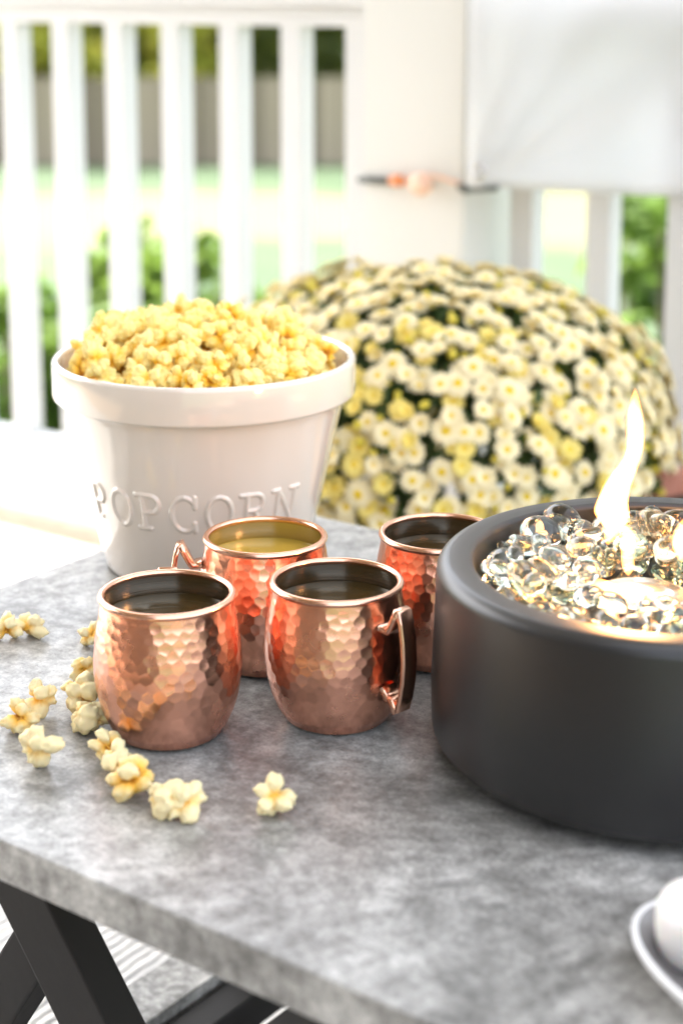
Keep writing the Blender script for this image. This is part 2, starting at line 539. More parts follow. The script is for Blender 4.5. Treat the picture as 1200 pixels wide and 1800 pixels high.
# ------------------------------------------------------------------ porch
deck = empty('deck', (0, 0, 0))
tag(deck, 'brown wooden porch deck under the rug', 'deck', kind='structure')
deck_plank = box_data('deck_plank', 6.6, .136, .03, m_deckwood, .003)
for i in range(24):
    p = pw(0.7, -0.16 + i * 0.142, -0.031)
    link('plank', deck_plank, deck, p, (0, 0, RA))
link('fascia', box_data('fascia', 6.6, .03, .22, m_white), deck, pw(0.7, -.25, -.24), (0, 0, RA))

rugd = box_data('area_rug', 4.4, 2.3, .008, m_rug)
rug = link('area_rug', rugd, None, pw(0.3, 1.21, 0.0), (0, 0, RA))
tag(rug, 'white woven rug with dark grey streaks under the coffee table', 'rug')

# ceiling and house wall close the porch behind the camera
cl_ = link('porch_ceiling', box_data('porch_ceiling', 2.75, 3.7, .12, m_ceiling), None, pw(0.025, 1.45, 2.6), (0, 0, RA))
tag(cl_, 'pale painted porch ceiling', 'ceiling', kind='structure')
hw = empty('house_wall', pw(-.5, 3.32, 0), RA)
tag(hw, 'beige house wall with dark glazed door behind the camera', 'wall', kind='structure')
sid = box_data('siding_board', 5.2, .02, .148, m_siding)
for i in range(18):
    link('siding_board', sid, hw, (0, .004 * (i % 2), i * .15 - .03), (R(-3), 0, 0))
link('door_frame', box_data('door_frame', 1.9, .05, 2.15, m_white), hw, (-.5, .03, 0))
for s in (-1, 1):
    link('door_pane', box_data('door_pane', .82, .02, 1.95, m_darkglass), hw, (-.5 + s * .45, .05 + .012, .1))

# railing
rail = empty('porch_railing', pw(0, 0, 0), RA)
tag(rail, 'white painted porch railing left of the cream column', 'railing')
BW = 0.036
bal = box_data('baluster', BW, BW, 0.71, m_white, .0025)
k = -8
ts = [-0.1277 + 0.1163 * i for i in range(-16, 7)]
for t in ts:
    link('baluster', bal, rail, (t, 0, 0.165))
def rail_bar(nm, t0, t1, sy, sz, z, par, dy=0):
    return link(nm, box_data(nm, t1 - t0, sy, sz, m_white, .004), par, ((t0 + t1) / 2, dy, z))
rail_bar('top_rail', -2.6, 0.625, .042, .030, .872, rail)
rail_bar('cap_rail', -2.6, 0.625, .088, .024, .9025, rail)
rail_bar('bottom_rail', -2.6, 0.625, .045, .085, .080, rail)
for t in (-2.3, -1.1, 0.1):
    link('rail_foot', box_data('rail_foot', .05, .04, .08, m_white), rail, (t, 0, 0))
rail2 = empty('porch_railing', pw(0, 0, 0), RA)
tag(rail2, 'white porch railing right of the column below the screen', 'railing')
for i in range(12):
    link('baluster', bal, rail2, (0.845 + 0.1163 * i, 0, 0.165))
rail_bar('top_rail', 0.795, 2.3, .042, .030, .872, rail2)
rail_bar('cap_rail', 0.795, 2.3, .088, .024, .9025, rail2)
rail_bar('bottom_rail', 0.795, 2.3, .045, .085, .080, rail2)

colm = empty('porch_column', pw(0.71, 0, 0), RA)
tag(colm, 'square cream porch column between the two railings', 'column')
link('shaft', box_data('shaft', .163, .163, 2.6, m_cream, .004), colm, (0, 0, 0))
link('base_trim', box_data('base_trim', .19, .19, .14, m_cream, .006), colm, (0, 0, 0.001))

# ------------------------------------------------------------------ hanging screen
def screen_mesh():
    nx_, nz = 90, 110
    V = []; F = []
    W, Ht = 1.7, 1.75
    for j in range(nz + 1):
        for i in range(nx_ + 1):
            a = i / nx_ * W; b = j / nz * Ht
            d = math.hypot(a, b); ang = math.atan2(b, a + 1e-6)
            fold = 0.010 * math.exp(-((d - .22) / .25) ** 2) * math.sin(ang * 11 + .7) * min(1, d / .08)
            sag = 0.03 * math.sin(min(1, a / W) * math.pi) * (1 - b / Ht) ** 2
            belly = 0.05 * math.sin(math.pi * min(1.0, b / 0.9)) * math.exp(-((a - .45) / .5) ** 2) * (1 if b < .9 else 0)
            V.append((a, -fold - belly + 0.012 * math.sin(a * 5.2 + b * 2.2), b - sag * .25 * (1 if b < .4 else 0)))
    for j in range(nz):
        for i in range(nx_):
            q = j * (nx_ + 1) + i
            F.append((q, q + 1, q + nx_ + 2, q + nx_ + 1))
    return mesh('screen_sheet', V, F, True, [m_screen])
scr = empty('movie_screen', (0.166, 2.262, 0.667), R(-18))
tag(scr, 'white fabric movie screen hung beside the cream column', 'screen')
sh = link('sheet', screen_mesh(), scr)
md = sh.modifiers.new('thick', 'SOLIDIFY'); md.thickness = 0.0016; md.offset = 0
link('grommet', lathe('grommet', arc(.008, 0, .0025, 0, 360, 8), 20, [m_steel]), scr, (.018, -.004, .022), (R(90), 0, 0))

# bungee cord tying the screen to the column (column-frame coordinates)
bun = empty('bungee_cord', pw(0.71, 0, .662), RA)
tag(bun, 'dark bungee cord with orange hook tied round the cream column', 'cord')
s = .0815
link('cord', tube('cord', [(-s - .006, s * .4, 0), (-s - .0065, -s * .6, 0), (-s - .004, -s - .004, 0), (-s + .01, -s - .006, 0), (-.028, -s - .007, .001)], .0048, m_cord), bun)
link('hook', tube('hook', [(-.032, -s - .008, .001), (-.024, -s - .012, .003), (-.014, -s - .012, .003), (-.007, -s - .009, .001)], [.005, .0085, .008, .004], m_orange, 12), bun)
link('loop_cord', tube('loop_cord', [(-.008, -s - .008, .001), (.0, -s - .010, .008), (.02, -s - .014, .014), (.05, -s - .012, .012), (s - .004, -s - .008, .005), (s + .004, -s - .004, 0)], .003, m_peach), bun)
bv, bf = ico(3)
link('ball', mesh('ball', bv * np.array([.017, .014, .015]), bf, True, [m_peach]), bun, (.022, -s - .015, .0))
link('end_clip', tube('end_clip', [(s - .006, -s - .008, .002), (s + .006, -s - .006, -.002), (s + .012, -s + .0, -.004)], [.004, .007, .004], m_cord, 10), bun)
link('hem_cord', tube('hem_cord', [(s + .008, -s - .004, -.003), (s + .035, -s - .02, .001), (s + .07, -s - .035, .006)], .004, m_cord, 8), bun)

# ------------------------------------------------------------------ coffee table
def tw(e, f_, z=0.0):
    return TO + TE * e + TF * f_ + Vector((0, 0, z))
table = empty('coffee_table', tw(.35, .275, 0), TA)
tag(table, 'coffee table with concrete look top and black crossed wooden legs', 'table')
E0, E1 = -.294, 1.0
topd = box_data('table_top', E1 - E0, .552, .024, m_table, .0016)
link('table_top', topd, table, ((E0 + E1) / 2 - .35, 0.001, TZ - .024))
def beam(nm, p, q, wy, wt, par):
    """beam lying in the e-z plane between p=(e,z) and q, centred at f=0 of its own object"""
    a = Vector((p[0], 0, p[1])); b = Vector((q[0], 0, q[1]))
    L = (b - a).length
    o = link(nm, box_data(nm, wt, wy, L, m_blackwood, .002), par)
    return o, a, b
def add_leg(f0, p, q, wt=.043, wy=.026):
    o, a, b = beam('leg', p, q, wy, wt, table)
    d = (b - a).normalized()
    ang = math.atan2(d.x, d.z)
    o.location = (a.x - .35, f0 - .275, a.z)
    o.rotation_euler = (0, ang, 0)
    return o
for e_off in (0.0, 0.70):
    for f0, sgn in ((.100, 1), (.470, -1)):
        add_leg(f0, (.205 + e_off, .0095), (-.143 + e_off, .4555))
        add_leg(f0 + sgn * .030, (-.318 + e_off, .0095), (-.018 + e_off, .4555), wt=.034)
    link('stretcher_lit_top', box_data('stretcher_lit_top', .046, .43, .018, m_table, .001), table, (-.199 + e_off - .35, .02, .132))  # grey strip painting the skylit top face of the black stretcher
    link('stretcher', box_data('stretcher', .030, .43, .030, m_blackwood, .002), table, (-.156 + e_off - .35, .02, .112))
    link('stretcher', box_data('stretcher', .045, .43, .045, m_blackwood, .002), table, (-.085 + e_off - .35, .02, .10))

# ------------------------------------------------------------------ copper mugs
MUG_H = 0.0895
def mug_r(z):      # outer radius at height z (0..MUG_H)
    pts = [(0.0, .0300), (.002, .0322), (.008, .0362), (.018, .0406), (.030, .0437), (.042, .0450), (.054, .0446), (.066, .0431), (.078, .0410), (.0895, .0393)]
    zs = [p[0] for p in pts]; rs = [p[1] for p in pts]
    i = max(0, min(len(zs) - 2, int(np.searchsorted(zs, z)) - 1))
    # Catmull-Rom
    t = (z - zs[i]) / (zs[i + 1] - zs[i])
    p0 = rs[max(0, i - 1)]; p1 = rs[i]; p2 = rs[i + 1]; p3 = rs[min(len(rs) - 1, i + 2)]
    return 0.5 * ((2 * p1) + (-p0 + p2) * t + (2 * p0 - 5 * p1 + 4 * p2 - p3) * t * t + (-p0 + 3 * p1 - 3 * p2 + p3) * t ** 3)
def hammered_body():
    nc, nr = 400, 140
    zz = np.linspace(0.0015, MUG_H - .0015, nr)
    th = np.linspace(0, 2 * math.pi, nc, endpoint=False)
    rr = np.array([mug_r(z) for z in zz])
    cell = .0070; rowh = cell * .82
    m_ = 38
    pitch = 2 * math.pi / m_
    rs_ = np.random.default_rng(3)
    nrow = int(MUG_H / rowh) + 3
    jit = rs_.uniform(-.22, .22, (nrow, m_, 2)); dep = rs_.uniform(.5, 1.25, (nrow, m_)); tilt = rs_.normal(0, .007, (nrow, m_, 2))
    disp = np.zeros((nr, nc))
    for i, z in enumerate(zz):
        r = rr[i]
        best = np.full(nc, 1e9); out = np.zeros(nc)
        r0 = int(z / rowh)
        for row in (r0 - 1, r0, r0 + 1, r0 + 2):
            if row < 0 or row >= nrow: continue
            off = (row % 2) * .5
            base = np.floor(th / pitch - off).astype(int)
            for dc in (-1, 0, 1, 2):
                c = (base + dc) % m_
                ct = (base + dc + off + jit[row, c, 0]) * pitch
                cz = (row + jit[row, c, 1]) * rowh
                dx = (th - ct) * r; dz = z - cz
                d2 = dx * dx + dz * dz
                h = -.00036 * dep[row, c] * np.clip(1 - d2 / (.0047 ** 2), -0.3, 1) + tilt[row, c, 0] * dx + tilt[row, c, 1] * dz
                sel = d2 < best
                best = np.where(sel, d2, best); out = np.where(sel, h, out)
        fade = min(1, max(0, (z - .010) / .016)) * min(1, max(0, (MUG_H - .003 - z) / .005))
        disp[i] = out * fade
    V = []
    for i in range(nr):
        r = rr[i] + disp[i]
        V.append(np.column_stack([r * np.cos(th), r * np.sin(th), np.full(nc, zz[i])]))
    V = np.vstack(V).tolist()
    F = []
    for i in range(nr - 1):
        for j in range(nc):
            k2 = (j + 1) % nc
            F.append((i * nc + j, i * nc + k2, (i + 1) * nc + k2, (i + 1) * nc + j))
    b = len(V); V.append((0, 0, .0012))
    for j in range(nc):
        F.append((b, (j + 1) % nc, j))
    return mesh('mug_body', V, F, True, [m_copper])
body_me = hammered_body()
rim_me = lathe('mug_rim', arc(.0393, MUG_H - .0022, .0022, 0, 360, 12), 96, [m_rim])
lin_prof = [(.0378, MUG_H - .0015)] + [(mug_r(z) - .0014, z) for z in np.linspace(MUG_H - .004, .006, 14)] + [(.028, .004), (0, .004)]
lining_me = lathe('mug_lining', lin_prof, 96, [m_lining])
def handle_mesh():
    z0 = MUG_H
    P = [(.0420, z0 - .0190), (.0455, z0 - .0195), (.0490, z0 - .0200), (.0515, z0 - .0165), (.0550, z0 - .0105), (.0580, z0 - .0055), (.0595, z0 - .0060),
         (.0618, z0 - .0130), (.0640, z0 - .0240), (.0648, z0 - .0360), (.0640, z0 - .0480), (.0615, z0 - .0590), (.0585, z0 - .0675), (.0570, z0 - .0690),
         (.0545, z0 - .0640), (.0515, z0 - .0610), (.0495, z0 - .0625), (.0465, z0 - .0590), (.0440, z0 - .0565)]
    P = [Vector((p[0] - max(0.0, p[0] - .046) * .16, 0, p[1])) for p in P]
    V = []; F = []
    n = len(P)
    for i, p in enumerate(P):
        t = (P[min(i + 1, n - 1)] - P[max(0, i - 1)]).normalized()
        nn = Vector((-t.z, 0, t.x))
        wdt = .0058 if 5 < i < 13 else .0064
        th = .0017 if 5 < i < 13 else .0022
        for (a, b) in ((-wdt, -th * .6), (-wdt * .8, -th), (wdt * .8, -th), (wdt, -th * .6), (wdt, th * .6), (wdt * .8, th), (-wdt * .8, th), (-wdt, th * .6)):
            V.append(p + Vector((0, a, 0)) + nn * b)
    for i in range(n - 1):
        for k2 in range(8):
            q = (k2 + 1) % 8
            F.append((i * 8 + k2, i * 8 + q, (i + 1) * 8 + q, (i + 1) * 8 + k2))
    F.append(tuple(range(8))); F.append(tuple((n - 1) * 8 + k2 for k2 in range(7, -1, -1)))
    return mesh('mug_handle', V, F, True, [m_rim])
handle_me = handle_mesh()
drink_me = lathe('drink', [(0, 0), (.020, 0), (.0395, 0), (.0405, .0006)], 64, [m_drink])
drinkrefl_me = lathe('drink', [(0, 0), (.020, 0), (.0395, 0), (.0405, .0006)], 64, [m_drinkrefl])
mugs = [
    ((-0.1050, 0.9795), 95, 'hammered copper mug at the front left, popcorn scattered beside its base', 'dark drink in the front left copper mug', drink_me),
    ((-0.0030, 1.0015), -46, 'hammered copper mug at the front, its angular handle turned towards the fire bowl', 'dark drink in the copper mug whose handle faces the fire bowl', drink_me),
    ((-0.0506, 1.0886), 184, 'hammered copper mug touching the view of the bucket, handle pointing left', 'drink coloured gold for the bucket reflection, in the copper mug before the popcorn bucket', drinkrefl_me),
    ((0.0662, 1.0960), 20, 'hammered copper mug half hidden behind the black fire bowl', 'amber drink in the copper mug behind the fire bowl', drink_me)]
for i, ((x, y), a, lab, dlab, dm) in enumerate(mugs):
    t = empty('copper_mug', (x, y, TZ), R(a))
    tag(t, lab, 'mug', 'copper mugs on the table')
    link('body', body_me, t, None, (0, 0, R(37 * i)))
    link('rim', rim_me, t)
    link('lining', lining_me, t)
    link('handle', handle_me, t)
    d = link('drink', dm, None, (x, y, TZ + MUG_H - .0165))
    tag(d, dlab, 'drink', 'drinks in the copper mugs')

# ------------------------------------------------------------------ popcorn bucket
BX, BY = -0.1065, 1.300
BH = 0.166
RT = 0.1178
bucket = empty('popcorn_bucket', (BX, BY, TZ))
tag(bucket, 'white glazed ceramic bucket embossed POPCORN, heaped with popcorn', 'bucket')
def wall_r(z):
    return .0795 + (.1090 - .0795) * z / (BH - .029)
prof = [(0, .001), (.074, .001)] + arc(.0765, .004, .003, -90, -15, 4) + [(wall_r(z), z) for z in np.linspace(.006, BH - .033, 24)]
prof += [(.1092, BH - .031), (.1110, BH - .0300), (.1135, BH - .0295)] + arc(.1150, BH - .0268, .0026, -80, 0, 4) + [(RT, BH - .012)] + arc(RT - .0032, BH - .0032, .0032, 0, 180, 8)
prof += [(.1105, BH - .012), (.1060, BH - .03), (.098, BH - .07), (.080, .012), (0, .010)]
link('body', lathe('bucket_body', prof, 160, [m_ceramic]), bucket)

def arc2(cx, cy_, rx, ry, a0, a1, n=14):
    return [(cx + rx * math.cos(R(a0 + (a1 - a0) * i / n)), cy_ + ry * math.sin(R(a0 + (a1 - a0) * i / n))) for i in range(n + 1)]
GL = {
    'P': [[(.22, .02), (.22, .98)], [(.02, .03), (.42, .03)], [(.02, .97), (.45, .97)], [(.22, .97), (.50, .97)] + arc2(.50, .73, .27, .24, 90, -90) + [(.22, .49)]],
    'O': [arc2(.46, .5, .38, .48, 0, 360, 28)],
    'C': [arc2(.48, .5, .40, .48, 42, 318, 24), [(.80, .99), (.80, .70)], [(.80, .02), (.78, .25)]],
    'R': [[(.22, .02), (.22, .98)], [(.02, .03), (.42, .03)], [(.02, .97), (.45, .97)], [(.22, .97), (.48, .97)] + arc2(.48, .74, .26, .23, 90, -90) + [(.22, .51)], [(.48, .50), (.74, .06), (.92, .03)]],
    'N': [[(.18, .02), (.18, .97)], [(.82, .02), (.82, .97)], [(.18, .97), (.82, .04)], [(.02, .03), (.34, .03)], [(.0, .97), (.20, .97)], [(.66, .97), (.98, .97)]],
}
def letter_mesh(ch, th0, zb, hgt, wid):
    segs = []
    for st in GL[ch]:
        for a, b in zip(st[:-1], st[1:]):
            segs.append((a[0] * wid, a[1] * hgt, b[0] * wid, b[1] * hgt))
    S = np.array(segs)
    mg = .0035; stp = .00055
    xs_ = np.arange(-mg, wid + mg, stp); zs_ = np.arange(-mg, hgt + mg, stp)
    X, Z = np.meshgrid(xs_, zs_)
    D = np.full(X.shape, 1e9)
    for ax, az, bx_, bz in S:
        vx, vz = bx_ - ax, bz - az
        l2 = vx * vx + vz * vz + 1e-12
        t = np.clip(((X - ax) * vx + (Z - az) * vz) / l2, 0, 1)
        D = np.minimum(D, np.hypot(X - ax - t * vx, Z - az - t * vz))
    w = .0032
    hh = np.clip(1 - D / w, 0, 1); hh = hh * hh * (3 - 2 * hh)
    hgt_ = .0021 * hh - .00035
    keep = D < w * 1.06
    idx = -np.ones(X.shape, int); V = []; F = []
    r0 = wall_r(zb + hgt / 2)
    for j in range(X.shape[0]):
        for i in range(X.shape[1]):
            near = keep[max(0, j - 1):j + 2, max(0, i - 1):i + 2].any()
            if near:
                idx[j, i] = len(V)
                z = zb + Z[j, i]
                th = th0 + (X[j, i] - wid / 2) / r0
                rr = wall_r(z) + hgt_[j, i]
                V.append((rr * math.sin(th), -rr * math.cos(th), z))
    for j in range(X.shape[0] - 1):
        for i in range(X.shape[1] - 1):
            q = (idx[j, i], idx[j, i + 1], idx[j + 1, i + 1], idx[j + 1, i])
            if min(q) >= 0: F.append(q)
    return mesh('letter_' + ch, V, F, True, [m_ceramic])
for i, ch in enumerate('POPCORN'):
    o = link('letter', letter_mesh(ch, R(-53 + i * 16.0), .0510, .0285, .0240), bucket)
    o['label'] = 'raised letter %s on the bucket' % ch

# ------------------------------------------------------------------ popcorn
def popcorn_mesh(seed, sub=4, lobes=7, fine=1.0):
    r_ = np.random.default_rng(seed)
    v, fcs = ico(sub)
    c = r_.normal(size=(lobes, 3)); c /= np.linalg.norm(c, axis=1)[:, None]
    # spread lobes
    for _ in range(12):
        for i in range(lobes):
            d = c[i] - c
            l = np.linalg.norm(d, axis=1) + 1e-6
            c[i] += (d / l[:, None] ** 3).sum(0) * .02
            c[i] /= np.linalg.norm(c[i])
    dist = r_.uniform(.34, .66, lobes); rad = r_.uniform(.24, .38, lobes) * fine
    c = c * dist[:, None]
    sph = [(ci, ri) for ci, ri in zip(c, rad)]
    for ci, ri in zip(c, rad):
        for _ in range(r_.integers(3, 7)):
            q = r_.normal(size=3) + ci / np.linalg.norm(ci) * 1.2
            q /= np.linalg.norm(q)
            sph.append((ci + q * ri * r_.uniform(.75, 1.0), ri * r_.uniform(.28, .55)))
    rr = np.full(len(v), .26)
    for ci, ri in sph:
        b = v @ ci
        disc = b * b - (ci @ ci - ri * ri)
        t = np.where(disc > 0, b + np.sqrt(np.maximum(disc, 0)), 0)
        kk = .014
        hmix = np.clip(.5 + .5 * (t - rr) / kk, 0, 1)
        rr = np.where(t > 0, rr * (1 - hmix) + t * hmix + kk * hmix * (1 - hmix), rr)
    off = Vector((seed * 1.7, seed * .3, 0))
    rr = rr + np.array([.11 * mnoise.fractal(Vector(p) * 3.6 + off, .85, 2.1, 5) for p in v * rr[:, None] * 1.4])
    rr = rr - np.array([.10 * max(0.0, mnoise.noise(Vector(p) * 5.0 + off) - .25) for p in v])
    rr = np.maximum(rr, .18)
    P = v * rr[:, None]
    P *= np.array([1.15, .95, .85])
    me = mesh('popcorn_%d' % seed, P, fcs, True, [m_poploose])
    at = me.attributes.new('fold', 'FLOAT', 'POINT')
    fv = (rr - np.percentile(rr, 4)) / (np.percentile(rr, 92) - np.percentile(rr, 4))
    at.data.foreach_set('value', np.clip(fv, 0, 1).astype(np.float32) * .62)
    return me
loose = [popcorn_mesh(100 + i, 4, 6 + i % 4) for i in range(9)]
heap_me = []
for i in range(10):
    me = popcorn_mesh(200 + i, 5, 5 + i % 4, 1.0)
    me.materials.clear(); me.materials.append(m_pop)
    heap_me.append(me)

# heap in the bucket: a golden mass with single pieces lying over it
HZ = TZ + BH
def heap_z(x, y):
    d = math.hypot(x, y) / .104
    peak = math.hypot(x + .012, y - .015) / .104
    return HZ - .016 + .026 * max(0.0, 1 - peak ** 2.2 * .95) + .004 * math.sin(x * 90) * math.cos(y * 75)
V = []; F = []
nr_, ns_ = 26, 72
for i in range(nr_ + 1):
    for j in range(ns_):
        r = .1035 * i / nr_; a = 2 * math.pi * j / ns_
        x, y = r * math.cos(a), r * math.sin(a)
        V.append((x, y, heap_z(x, y) - .011 - HZ + rng.uniform(-.003, .003)))
for i in range(nr_):
    for j in range(ns_):
        k2 = (j + 1) % ns_
        F.append((i * ns_ + j, i * ns_ + k2, (i + 1) * ns_ + k2, (i + 1) * ns_ + j))
fill = link('popcorn_mass', mesh('popcorn_mass', V, F, True, [mat('popcorn_depth', (0.72, 0.38, 0.05), 0.7)]), None, (BX, BY, HZ))
tag(fill, 'golden mass of popcorn deep inside the white bucket', 'popcorn', kind='stuff')
placed = []
tries = 0
while len(placed) < 250 and tries < 20000:
    tries += 1
    r = .099 * math.sqrt(random.random()); a = random.uniform(0, 2 * math.pi)
    x, y = r * math.cos(a), r * math.sin(a)
    sz = random.uniform(.0125, .0165)
    lay = random.choice((0, 0, 1))
    z = heap_z(x, y) + random.uniform(-.005, .003) + lay * random.uniform(.008, .015)
    if all((x - p[0]) ** 2 + (y - p[1]) ** 2 + (z - p[2]) ** 2 > (.0152) ** 2 for p in placed) and math.hypot(x, y) + sz * .55 < .1035:
        placed.append((x, y, z, sz))
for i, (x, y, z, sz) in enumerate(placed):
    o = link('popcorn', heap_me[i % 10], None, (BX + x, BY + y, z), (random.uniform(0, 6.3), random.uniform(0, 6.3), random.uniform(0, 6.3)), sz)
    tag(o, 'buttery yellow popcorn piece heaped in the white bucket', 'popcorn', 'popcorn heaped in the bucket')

# loose pieces on the table: x, y, size, label
LP = [
    (-0.2330, 1.1300, .0170, 'yellow popcorn piece cut by the left picture edge'),
    (-0.2190, 1.1330, .0165, 'yellow popcorn piece farthest back on the left of the table'),
    (-0.1715, 1.1150, .0145, 'popcorn piece peeping out behind the front left mug, upper one'),
    (-0.1670, 1.0560, .0165, 'yellow popcorn piece peeping out behind the front left mug, lower one'),
    (-0.1885, 1.0050, .0175, 'yellow popcorn piece touching a paler one left of the mugs'),
    (-0.1955, 0.9780, .0180, 'pale popcorn piece with brown hull nearest the left picture edge'),
    (-0.1640, 1.0080, .0205, 'cream popcorn piece of the pair against the front left mug, rear one'),
    (-0.1535, 0.9800, .0210, 'cream popcorn piece of the pair against the front left mug, front one'),
    (-0.1755, 0.9270, .0200, 'yellow popcorn piece lying alone below the pale one at the left'),
    (-0.1370, 0.9430, .0155, 'popcorn piece with brown hull at the head of the curved row'),
    (-0.1290, 0.9180, .0170, 'white popcorn piece second in the curved row below the mug'),
    (-0.1170, 0.8930, .0205, 'large white popcorn piece in the middle of the curved row'),
    (-0.0965, 0.8690, .0185, 'yellowish popcorn piece next to last in the curved row'),
    (-0.0850, 0.8700, .0180, 'knobbly popcorn piece ending the curved row on the right'),
    (-0.0372, 0.8720, .0190, 'round lobed popcorn piece lying alone in front of the mugs')]
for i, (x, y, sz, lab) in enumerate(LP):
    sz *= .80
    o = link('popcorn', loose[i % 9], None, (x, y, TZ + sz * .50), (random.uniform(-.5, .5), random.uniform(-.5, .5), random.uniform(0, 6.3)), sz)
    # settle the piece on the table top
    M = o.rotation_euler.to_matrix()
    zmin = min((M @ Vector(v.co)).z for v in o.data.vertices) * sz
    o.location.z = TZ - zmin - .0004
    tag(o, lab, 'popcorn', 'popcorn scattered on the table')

# ------------------------------------------------------------------ fire bowl
FX, FY = 0.191, 0.954
FZ = 0.597 - TZ
fb = empty('fire_bowl', (FX, FY, TZ))
tag(fb, 'round matte black tabletop fire bowl holding glass pebbles', 'fire bowl')
prof = [(0, .006), (.114, .005)] + arc(.1235, .019, .014, -90, -5, 7) + [(.1380, .040), (.1362, .085)] + arc(.1275, FZ - .0080, .0080, 0, 90, 7) + [(.1215, FZ + .0003)]
prof += arc(.1172, FZ - .0035, .0035, 80, 180, 5) + [(.1135, FZ - .02), (.112, FZ - .046), (0, FZ - .048)]
link('body', lathe('bowl_body', prof, 160, [m_bowl]), fb)
for a in (45, 135, 225, 315):
    link('foot', lathe('foot', [(0, 0), (.011, 0), (.012, .002), (.012, .0065), (0, .0065)], 24, [m_rubber]), fb, (.095 * math.cos(R(a)), .095 * math.sin(R(a)), 0))
BRX, BRY = 0.176, 0.955
br = empty('fuel_burner', (BRX, BRY, TZ + FZ - .0525))
tag(br, 'round steel fuel burner in the middle of the fire bowl', 'burner')
link('can', lathe('can', [(0, 0), (.027, 0), (.027, .030)] + arc(.0262, .0315, .0015, 0, 120, 4) + [(.0235, .0318), (.0125, .0312), (.0115, .029), (.0115, .020), (0, .020)], 64, [m_steel]), br)

# pebbles
pv, pf = ico(3)
peb = []
for k in range(8):
    r_ = np.random.default_rng(60 + k)
    d = np.ones(len(pv))
    for _ in range(5):
        c = r_.normal(size=3); c /= np.linalg.norm(c)
        d += r_.uniform(-.26, .22) * np.exp(-((1 - pv @ c) / .5) ** 2)
    sc = np.array([r_.uniform(1.1, 1.5), r_.uniform(.85, 1.1), r_.uniform(.7, .95)])
    peb.append([mesh('glass_pebble_%d_%d' % (k, q), pv * d[:, None] * sc, pf, True, [mm_]) for q, mm_ in enumerate((m_glass, m_glassg, m_glassa))])
gp = []
tries = 0
FT = TZ + FZ
while len(gp) < 292 and tries < 40000:
    tries += 1
    r = math.sqrt(random.uniform(.030 ** 2, .1055 ** 2)); a = random.uniform(0, 6.2832)
    x, y = FX + r * math.cos(a), FY + r * math.sin(a)
    if math.hypot(x - BRX, y - BRY) < .036: continue
    sz = random.uniform(.0066, .0098)
    lay = random.choice((0, 1, 1, 2, 2, 3))
    z = FT - .036 + lay * .0102 + random.uniform(-.001, .002)
    if (r > .101 and lay >= 3) or (lay == 3 and (y < FY - .03)): continue
    if all((x - p[0]) ** 2 + (y - p[1]) ** 2 + (z - p[2]) ** 2 > ((sz + p[3]) * .72) ** 2 for p in gp):
        gp.append((x, y, z, sz))
for q in [(0.1245, 1.020, FT - .004, .0112), (0.141, 1.040, FT - .002, .0118), (0.196, 1.038, FT - .004, .0112), (0.188, 1.045, FT - .006, .0105), (0.112, 1.010, FT - .010, .0095), (.0975, .985, FT - .012, .009)]:
    gp.append(q)
for i, (x, y, z, sz) in enumerate(gp):
    o = link('glass_pebble', peb[i % 8][random.choice((0, 0, 0, 0, 1, 2, 2))], None, (x, y, z), (random.uniform(-.5, .5), random.uniform(-.5, .5), random.uniform(0, 6.3)), sz)
    tag(o, 'clear glass pebble lying in the black fire bowl', 'pebble', 'glass pebbles in the fire bowl')

# ------------------------------------------------------------------ flame
m_flame = bpy.data.materials.new('flame')
m_flame.use_nodes = True
nt = m_flame.node_tree
nt.nodes.clear()
em = nt.nodes.new('ShaderNodeEmission'); em.inputs[0].default_value = (1.0, 0.28, 0.055, 1); em.inputs[1].default_value = 420.0
ou = nt.nodes.new('ShaderNodeOutputMaterial'); nt.links.new(em.outputs[0], ou.inputs['Volume'])
flame = empty('flame', (BRX, BRY, TZ + FZ - .016))
tag(flame, 'tall wavering orange white flame rising from the fire bowl', 'flame')
def tongue(rows, depth=.8, seg=20, sub=3):
    """rows: (x, z, half width, y) in world metres, from tip down"""
    rows = np.array(rows)
    t = np.arange(len(rows)); tt = np.linspace(0, len(rows) - 1, (len(rows) - 1) * sub + 1)
    Rr = np.column_stack([np.interp(tt, t, rows[:, k]) for k in range(4)])
    for _ in range(2):
        Rr[1:-1] = (Rr[:-2] + 2 * Rr[1:-1] + Rr[2:]) / 4
    V = []; F = []
    for x, z, hw_, y in Rr:
        for k in range(seg):
            a = 2 * math.pi * k / seg
            V.append((x + hw_ * math.cos(a) - BRX, y + depth * hw_ * math.sin(a) - BRY, z - (TZ + FZ - .016)))
    n = len(Rr)
    for i in range(n - 1):
        for k in range(seg):
            q = (k + 1) % seg
            F.append((i * seg + k, (i + 1) * seg + k, (i + 1) * seg + q, i * seg + q))
    F.append(tuple(range(seg))); F.append(tuple((n - 1) * seg + k for k in range(seg - 1, -1, -1)))
    return mesh('flame_tongue', V, F, True, [m_flame])
def fl(c, y, hw_):        # photo measurements of the outline turned into metres
    px = 1000 + c / 5.145; py = 650 + y / 5.145
    return ((px - 600) * .000330, .6983 - (py - 685) * .000342, hw_ / 5.145 * .000330, BRY + .002)
main = [fl(572, 155, 3), fl(575, 250, 34), fl(570, 380, 68), fl(582, 480, 80), fl(588, 560, 80), fl(588, 680, 77), fl(570, 760, 74), fl(522, 860, 92), fl(475, 950, 112),
        fl(430, 1050, 124), fl(395, 1180, 138), fl(390, 1270, 165), fl(420, 1350, 130), fl(420, 1430, 85), fl(385, 1500, 50), fl(362, 1565, 8)]
link('flame_tongue', tongue(main), flame)
second = [fl(548, 1390, 3), fl(545, 1440, 42), fl(548, 1500, 70), fl(552, 1580, 64), fl(550, 1680, 54), fl(560, 1780, 60), fl(560, 1850, 8)]
link('flame_tongue', tongue(second), flame)
